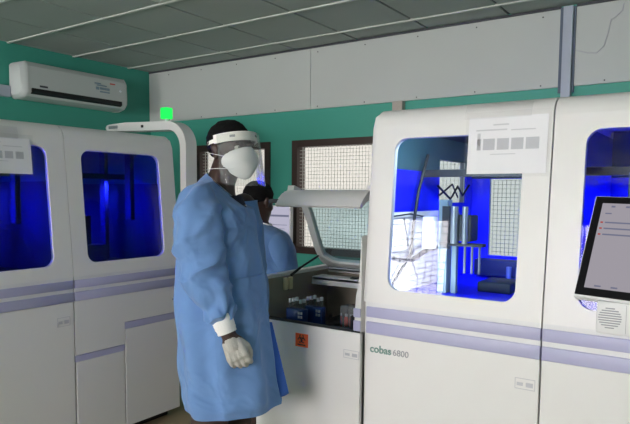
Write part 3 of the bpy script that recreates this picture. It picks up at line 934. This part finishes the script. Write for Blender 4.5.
def hand_chains(mb, wrist, down, fwd, inn, g=0.0, side=1):
    """relaxed curled hand: down = along the hand, fwd = thumb side, inn = palm side"""
    dn, fw, pn = (Vector(v).normalized() for v in (down, fwd, inn))
    P = lambda a, b, c: Vector(wrist) + dn*a + fw*b + pn*c
    mb.chain([P(.0, 0, 0), P(.03, 0, 0)], [.027+g, .030+g])
    for b in (-.029, -.009, .011, .030):
        mb.chain([P(.02, b*.7, 0), P(.078, b, -.004)], [.018+g, .0155+g])
    ln = {-.034: .74, -.0115: .95, .0115: 1.05, .034: .93}
    for b, l in ln.items():
        r = .0088+g if b > -.02 else .0078+g
        mb.chain([P(.078, b, -.004), P(.078+.030*l, b*1.02, .006), P(.078+.046*l, b*1.0, .030), P(.078+.036*l, b*.95, .050)], [r*1.12, r, r*.95, r*.88])
    mb.chain([P(.025, .028, .006), P(.055, .046, .018), P(.082, .046, .034), P(.100, .038, .044)], [.016+g, .012+g, .0105+g, .0095+g])

def sleeve_tube(pts, rs, parent, name, m, n=22, seg=60, wrinkle=.006, seed=0.0, flat=1.0):
    mb = MB(); rings = []
    prev = None
    for i in range(seg+1):
        t = i/seg
        p = Vector(cr([tuple(q) for q in pts], t)); q = Vector(cr([tuple(q) for q in pts], min(1, t+.01))); q0 = Vector(cr([tuple(q) for q in pts], max(0, t-.01)))
        tg = (q-q0).normalized()
        r = cr([(x,) for x in rs], t)[0]
        nrm = TOC - tg*TOC.dot(tg)
        nrm.normalize(); b = tg.cross(nrm)
        ring = []
        for k in range(n):
            a = 2*pi*k/n
            d = nrm*cos(a)*flat + b*sin(a)
            w = wrinkle*(noise.noise(Vector((cos(a)*1.3+seed, sin(a)*1.3, t*9+seed)))*1.3 + .9*(.5-abs(sin(t*13+1.5*cos(a+seed)+seed+2*noise.noise(Vector((cos(a)+seed, sin(a), t*4)))))**.6)*2*(.5+.5*t))
            ring.append(p + d*(r+w))
        rings.append(ring)
    mb.loft(rings, cap=False)
    return mb.build(name, m, parent, 180, world=True)

def gown_fn(rings, dep, foldamp, seed):
    def G(th, t, off=0.0):
        yc, tilt, xl, xr, d = cr(rings, t)
        n_exp = 2.4 - .8*max(0, t-.35)/.65
        ce, se = cos(th), sin(th)
        c_ = math.copysign(abs(ce)**(2/n_exp), ce); s_ = math.copysign(abs(se)**(2/n_exp), se)
        w = (xr-xl)/2; xc = (xr+xl)/2
        fa = foldamp*max(0, t-.2)
        fd = 1 + (fa*(sin(5*th+seed+2*t)+.6*sin(9*th+1.7*seed-1.5*t)) + (foldamp*.8)*noise.noise(Vector((ce*2.2+seed, se*2.2, t*9)))*(1 if t > .1 else 0))
        ww = w*fd + off/(dep/F_PX)
        p = at(xc+ww*c_, yc+tilt*c_, dep)
        return p + TOC*((d*fd+off)*s_)
    return G

def gown_mesh(G, parent, m='gown', nt=90, nth=110, t0=0.0, name='gown'):
    mb = MB()
    mb.loft([[G(2*pi*k/nth, t0+(1-t0)*j/nt) for k in range(nth)] for j in range(nt+1)], cap=False)
    return mb.build(name, m, parent, 180, world=True)

def leg_parts(parent, cx, cy, off, zt, m='trousers', fw=Vector((1, 0, 0))):
    for s in (-1, 1):
        x, y = cx+off.x*s, cy+off.y*s
        MB().tube([(x, y, zt), (x, y, zt*.6), (x+.01, y, .3), (x, y, .07)], [.088, .078, .066, .06], 16).build('trouser_leg', m, parent, 180, world=True)
        rings = []
        f = fw.normalized(); rr = f.cross(Vector((0, 0, 1)))
        for (a, w, h) in ((-.075, .022, .04), (-.06, .036, .075), (.0, .040, .085), (.06, .044, .06), (.12, .046, .045), (.17, .036, .03), (.19, .016, .018)):
            rings.append([Vector((x, y, 0)) + f*a + rr*w*q + Vector((0, 0, zz*h)) for q, zz in ((-1, .02), (1, .02), (1.0, .5), (.6, .95), (-.6, .95), (-1.0, .5))])
        MB().loft(rings).build('shoe', 'shoe', parent, 50, world=True)

# ---- person in front: facing the viewer's right, right arm hanging towards the viewer
MD = 2.6
base = at(222, 300, MD); base.z = 0
P1 = thing('person', 'person in front in long blue gown, white mask, clear face shield and gloves', 'person', base)
BF = (IR*cos(radians(25)) + TOC*sin(radians(25))).normalized()      # body facing
BR = BF.cross(Vector((0, 0, 1))).normalized()                       # their right = towards the viewer
HF = (IR*cos(radians(41)) + TOC*sin(radians(41))).normalized()
neck = at(220, 192, MD)
pelvis = at(222, 322, MD)
HM = frame(at(230.5, 150, MD), HF, radians(3))
mb = MB()
add_head(mb, HM, 1.03)
mb.chain([neck - Vector((0, 0, .05)), neck + Vector((0, 0, .03)), HM @ Vector((0, -.02, -.05))], [.075, .064, .062])
for s in (-1, 1):
    mb.chain([neck + BR*s*.05 + Vector((0, 0, -.07)), neck + BR*s*.13 + Vector((0, 0, -.12))], [.055, .05])
    mb.chain([neck + BR*s*.09 + Vector((0, 0, -.2)), pelvis + BR*s*.08 + Vector((0, 0, .2)), pelvis + BR*s*.09], [.105, .10, .11])
    hip = pelvis + BR*s*.095
    mb.chain([hip, Vector((hip.x, hip.y, .5)), Vector((hip.x, hip.y, .09))], [.095, .065, .045])
    mb.chain([Vector((hip.x, hip.y, .06)), Vector((hip.x, hip.y, .04)) + BF*.13], [.04, .03])
RSH, REL, RWR = at(202, 202, 2.43), at(204, 272, 2.39), at(229, 336, 2.36)
mb.chain([RSH, REL, RWR], [.058, .046, .031])
LSH = neck - BR*.19 + Vector((0, 0, -.06))
LEL = LSH + Vector((0, 0, -.30)) - BR*.02 + BF*.02; LWR = LEL + Vector((0, 0, -.25)) + BF*.06
mb.chain([LSH, LEL, LWR], [.058, .046, .031])
hdir = (at(242, 366, 2.36) - RWR).normalized()
hfw = (IR - hdir*IR.dot(hdir)).normalized()
hin = -(TOC - hdir*TOC.dot(hdir) - hfw*TOC.dot(hfw)).normalized()
hand_chains(mb, RWR, hdir, hfw, hin)
ldn = Vector((0, 0, -1)) + BF*.15; ldn.normalize()
lf = (BF - ldn*BF.dot(ldn)).normalized(); li = BR.copy()
hand_chains(mb, LWR, ldn, lf, li)
mb.skin('body', 'skin', P1, .0065, 4, world=True)
add_eyes(HM, P1, 1.03)
hair_cap(HM, P1, 1.03)
for (w_, d_, f_, i_) in ((RWR, hdir, hfw, hin), (LWR, ldn, lf, li)):
    g = MB()
    hand_chains(g, w_ + d_*.008, d_, f_, i_, .0022)
    g.skin('knit_glove', 'glove', P1, .0036, 4, world=True)
# gown
rings1 = [(190, 17, 207, 246, .062), (194, 14, 200, 249, .12), (199, 9, 193, 251, .185), (207, 4, 188, 253, .215), (220, 1, 184, 255, .225), (240, 0, 181, 258, .22),
          (262, 0, 178, 261, .21), (288, 0, 176, 265, .205), (318, 0, 176, 269, .21), (348, 0, 177, 272, .205), (376, 0, 179, 275, .20), (395, -1, 181, 278, .19), (406, -3, 184, 280, .18)]
G1 = gown_fn(rings1, MD, .085, 1.3)
gw = gown_mesh(G1, P1)
MB().loft([[G1(2*pi*k/48, .0) + Vector((0, 0, .000)) for k in range(48)], [G1(2*pi*k/48, .0)*.0 + G1(2*pi*k/48, .015) + Vector((0, 0, .007)) for k in range(48)]], cap=False).build('neck_binding', 'band', gw, 180, world=True)
MB().grid(24, 30, lambda u, v, o: G1(radians(8)+radians(82)*u, .535+.455*v, .009-o), .006).build('front_panel', 'gown', gw, 40, world=True)
# loose far front edge of the gown
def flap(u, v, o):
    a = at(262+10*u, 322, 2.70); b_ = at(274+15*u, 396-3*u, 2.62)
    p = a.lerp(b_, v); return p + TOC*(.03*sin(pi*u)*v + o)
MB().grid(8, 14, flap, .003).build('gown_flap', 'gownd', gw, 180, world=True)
sleeve_tube([at(203, 190, 2.47), at(199, 203, 2.42), at(199, 222, 2.39), at(200, 245, 2.38), at(204, 270, 2.38), at(211, 292, 2.37), at(218, 308, 2.36), at(224, 322, 2.36)],
            [.045, .086, .101, .100, .094, .084, .066, .046], gw, 'sleeve', 'gown', seed=2.0, wrinkle=.0125, n=44, seg=110)
sleeve_tube([LSH + Vector((0, 0, .02)), LSH.lerp(LEL, .4), LEL, LEL.lerp(LWR, .5), LWR.lerp(LEL, .1)], [.06, .085, .08, .07, .045], gw, 'sleeve', 'gown', seed=5.0, wrinkle=.005)
sleeve_tube([at(220.5, 315, 2.36), at(224, 324, 2.355), at(227.3, 333, 2.355)], [.044, .042, .038], P1, 'knit_cuff', 'knit', wrinkle=.0012, seg=12)
sleeve_tube([LWR.lerp(LEL, .18), LWR], [.044, .038], P1, 'knit_cuff', 'knit', wrinkle=.001, seg=8)
# dark shirt at the open neck
MB().tube([neck + Vector((0, 0, -.12)) + BF*.035, neck + Vector((0, 0, -.05)) + BF*.035, neck + Vector((0, 0, -.03)) + BF*.03], [.10, .078, .070], 20).build('shirt_collar', 'shirt', P1, 180, world=True)
leg_parts(P1, pelvis.x, pelvis.y, BR*.095, .9, 'trousers', BF)
# mask: cup with a folded front ridge
mk = MB()
def mask_pt(u, v, o):
    th = 2*pi*u
    c_, s_ = sin(th), cos(th)
    per = Vector((.074*c_*(1-.25*max(0, -s_)), .112-.085*c_*c_ - .03*max(0, -s_), -.062+.064*s_+.012*c_*c_))
    a = v*pi/2
    ca = max(.004, cos(a))
    p = Vector((per.x*ca**.62, per.y + (.131-per.y)*sin(a)**1.1, -.066 + (per.z+.066)*ca**1.15))
    return HM @ (p*1.05)
mk.loft([[mask_pt(k/40, q/16, 0) for k in range(40)] for q in range(17)], cap=False, capend=True)
fm = mk.build('face_mask', 'mask', P1, 180, world=True)
m = MB()
for z_, zb in ((-.045, .0), (-.085, -.075)):
    pts = []
    for k in range(25):
        a = radians(38) + radians(284)*k/24
        pts.append(HM @ (Vector((.086*sin(a), -.006+.108*cos(a), z_+(zb-z_)*(1-cos(a-radians(180)+0))/2 if 0 else z_+(zb-z_)*sin(pi*k/24)))*1.04))
    m.tube(pts, .0013, 6)
m.build('mask_strap', 'mask', fm, 180, world=True)
# face shield
FS = frame(at(230.5, 150, MD), HF, radians(8))
def arc(a, z, rx=.098, ry=.125, g=0): return FS @ Vector((rx*sin(a)+0, .012+(ry+g)*cos(a), z))
mb = MB().grid(36, 3, lambda u, v, o: arc(radians(-92)+radians(184)*u, .018+.036*v, .096-o, .122-o), .010)
hb = mb.build('face_shield_band', 'band', P1, 60, world=True)
m = MB()
for a0, w_ in ((40, 12), (-30, 14)):
    m.grid(4, 1, lambda u, v, o: arc(radians(a0)+radians(w_)*u, .032+.010*v, .0968, .1228))
m.build('band_print', 'greyline', hb, 0, world=True)
MB().grid(36, 8, lambda u, v, o: arc(radians(-80)+radians(160)*u, 0.050-.225*v + .03*v*abs(2*u-1)**4, .104, .134+.014*v)).build('visor', 'visor', hb, 180, world=True)
m = MB().tube([arc(radians(-80)+radians(160)*k/36, -.175+.03*abs(2*k/36-1)**4, .104, .148) for k in range(37)], .0016, 5)
m.build('visor_edge', 'sleeve', hb, 180, world=True)
MB().grid(24, 1, lambda u, v, o: arc(radians(92)+radians(176)*u, .024+.016*v, .09, .125)).build('elastic_strap', 'band', hb, 180, world=True)

# ---- second person, seen from behind between the analyzers
PD = 3.5
base2 = at(268, 260, PD); base2.z = 0
P2 = thing('person', 'person in a blue gown seen from behind, partly hidden, facing the windows', 'person', base2)
F2 = Vector((.12, 1, 0)).normalized(); R2 = F2.cross(Vector((0, 0, 1))).normalized()
HM2 = frame(at(259, 201.5, PD), F2, radians(-8))
neck2 = at(262, 224, PD)
pel2 = Vector((neck2.x, neck2.y, .80))
mb = MB()
add_head(mb, HM2, .95)
mb.chain([neck2 - Vector((0, 0, .04)), HM2 @ Vector((0, -.02, -.05))], [.056, .053])
for s in (-1, 1):
    mb.chain([neck2 + R2*s*.04 + Vector((0, 0, -.06)), neck2 + R2*s*.11 + Vector((0, 0, -.11))], [.042, .04])
    mb.chain([neck2 + R2*s*.07 + Vector((0, 0, -.16)), pel2 + R2*s*.07 + Vector((0, 0, .15)), pel2 + R2*s*.08], [.075, .075, .085])
    hip = pel2 + R2*s*.085
    mb.chain([hip, Vector((hip.x, hip.y, .45)), Vector((hip.x, hip.y, .08))], [.085, .06, .042])
    mb.chain([Vector((hip.x, hip.y, .055)), Vector((hip.x, hip.y, .035)) + F2*.12], [.036, .028])
    sh = neck2 + R2*s*.140 + Vector((0, 0, -.095))
    el = sh + Vector((0, 0, -.26)) + R2*s*.02 + F2*.05; wr = el + F2*.20 + Vector((0, 0, -.04))
    mb.chain([sh - R2*s*.03 + Vector((0, 0, -.03)), el, wr], [.036, .036, .027])
    hand_chains(mb, wr, F2, -R2*s, Vector((0, 0, -1)))
mb.skin('body', 'skin', P2, .007, 4, world=True)
hair_cap(HM2, P2, .95, 4)
rings2 = [(223, 3, 253, 272, .055), (226, 3, 248, 279, .09), (230, 2, 243, 285, .115), (237, 1, 238, 291, .13), (250, 0, 235, 296, .14), (270, 0, 235, 299, .145), (300, 0, 234, 297, .15), (340, 0, 233, 296, .16), (380, 0, 231, 296, .17)]
G2 = gown_fn(rings2, PD, .05, 3.1)
gw2 = gown_mesh(G2, P2)
MB().loft([[G2(2*pi*k/36, 0.0) for k in range(36)], [G2(2*pi*k/36, .02) + Vector((0, 0, .01)) for k in range(36)]], cap=False).build('neck_binding', 'knit', gw2, 180, world=True)
for s in (-1, 1):
    sh = neck2 + R2*s*.140 + Vector((0, 0, -.095))
    el = sh + Vector((0, 0, -.26)) + R2*s*.02 + F2*.05; wr = el + F2*.20 + Vector((0, 0, -.04))
    sleeve_tube([sh + Vector((0, 0, .0)) - R2*s*.05, sh + Vector((0, 0, -.03)), sh.lerp(el, .45), el, el.lerp(wr, .5), wr], [.055, .075, .078, .07, .06, .042], gw2, 'sleeve', 'gown', seed=s*3.0, wrinkle=.004)
leg_parts(P2, pel2.x, pel2.y, R2*.085, .75, 'trousers', F2)

# ------------------------------------------------------------------ world and view
w = bpy.data.worlds.new('world'); SC.world = w
w.use_nodes = True
w.node_tree.nodes['Background'].inputs['Color'].default_value = (.8, .9, 1, 1)
w.node_tree.nodes['Background'].inputs['Strength'].default_value = .6
SC.view_settings.view_transform = 'Standard'
SC.view_settings.look = 'None'
SC.view_settings.gamma = 1
SC.view_settings.exposure = EXPO
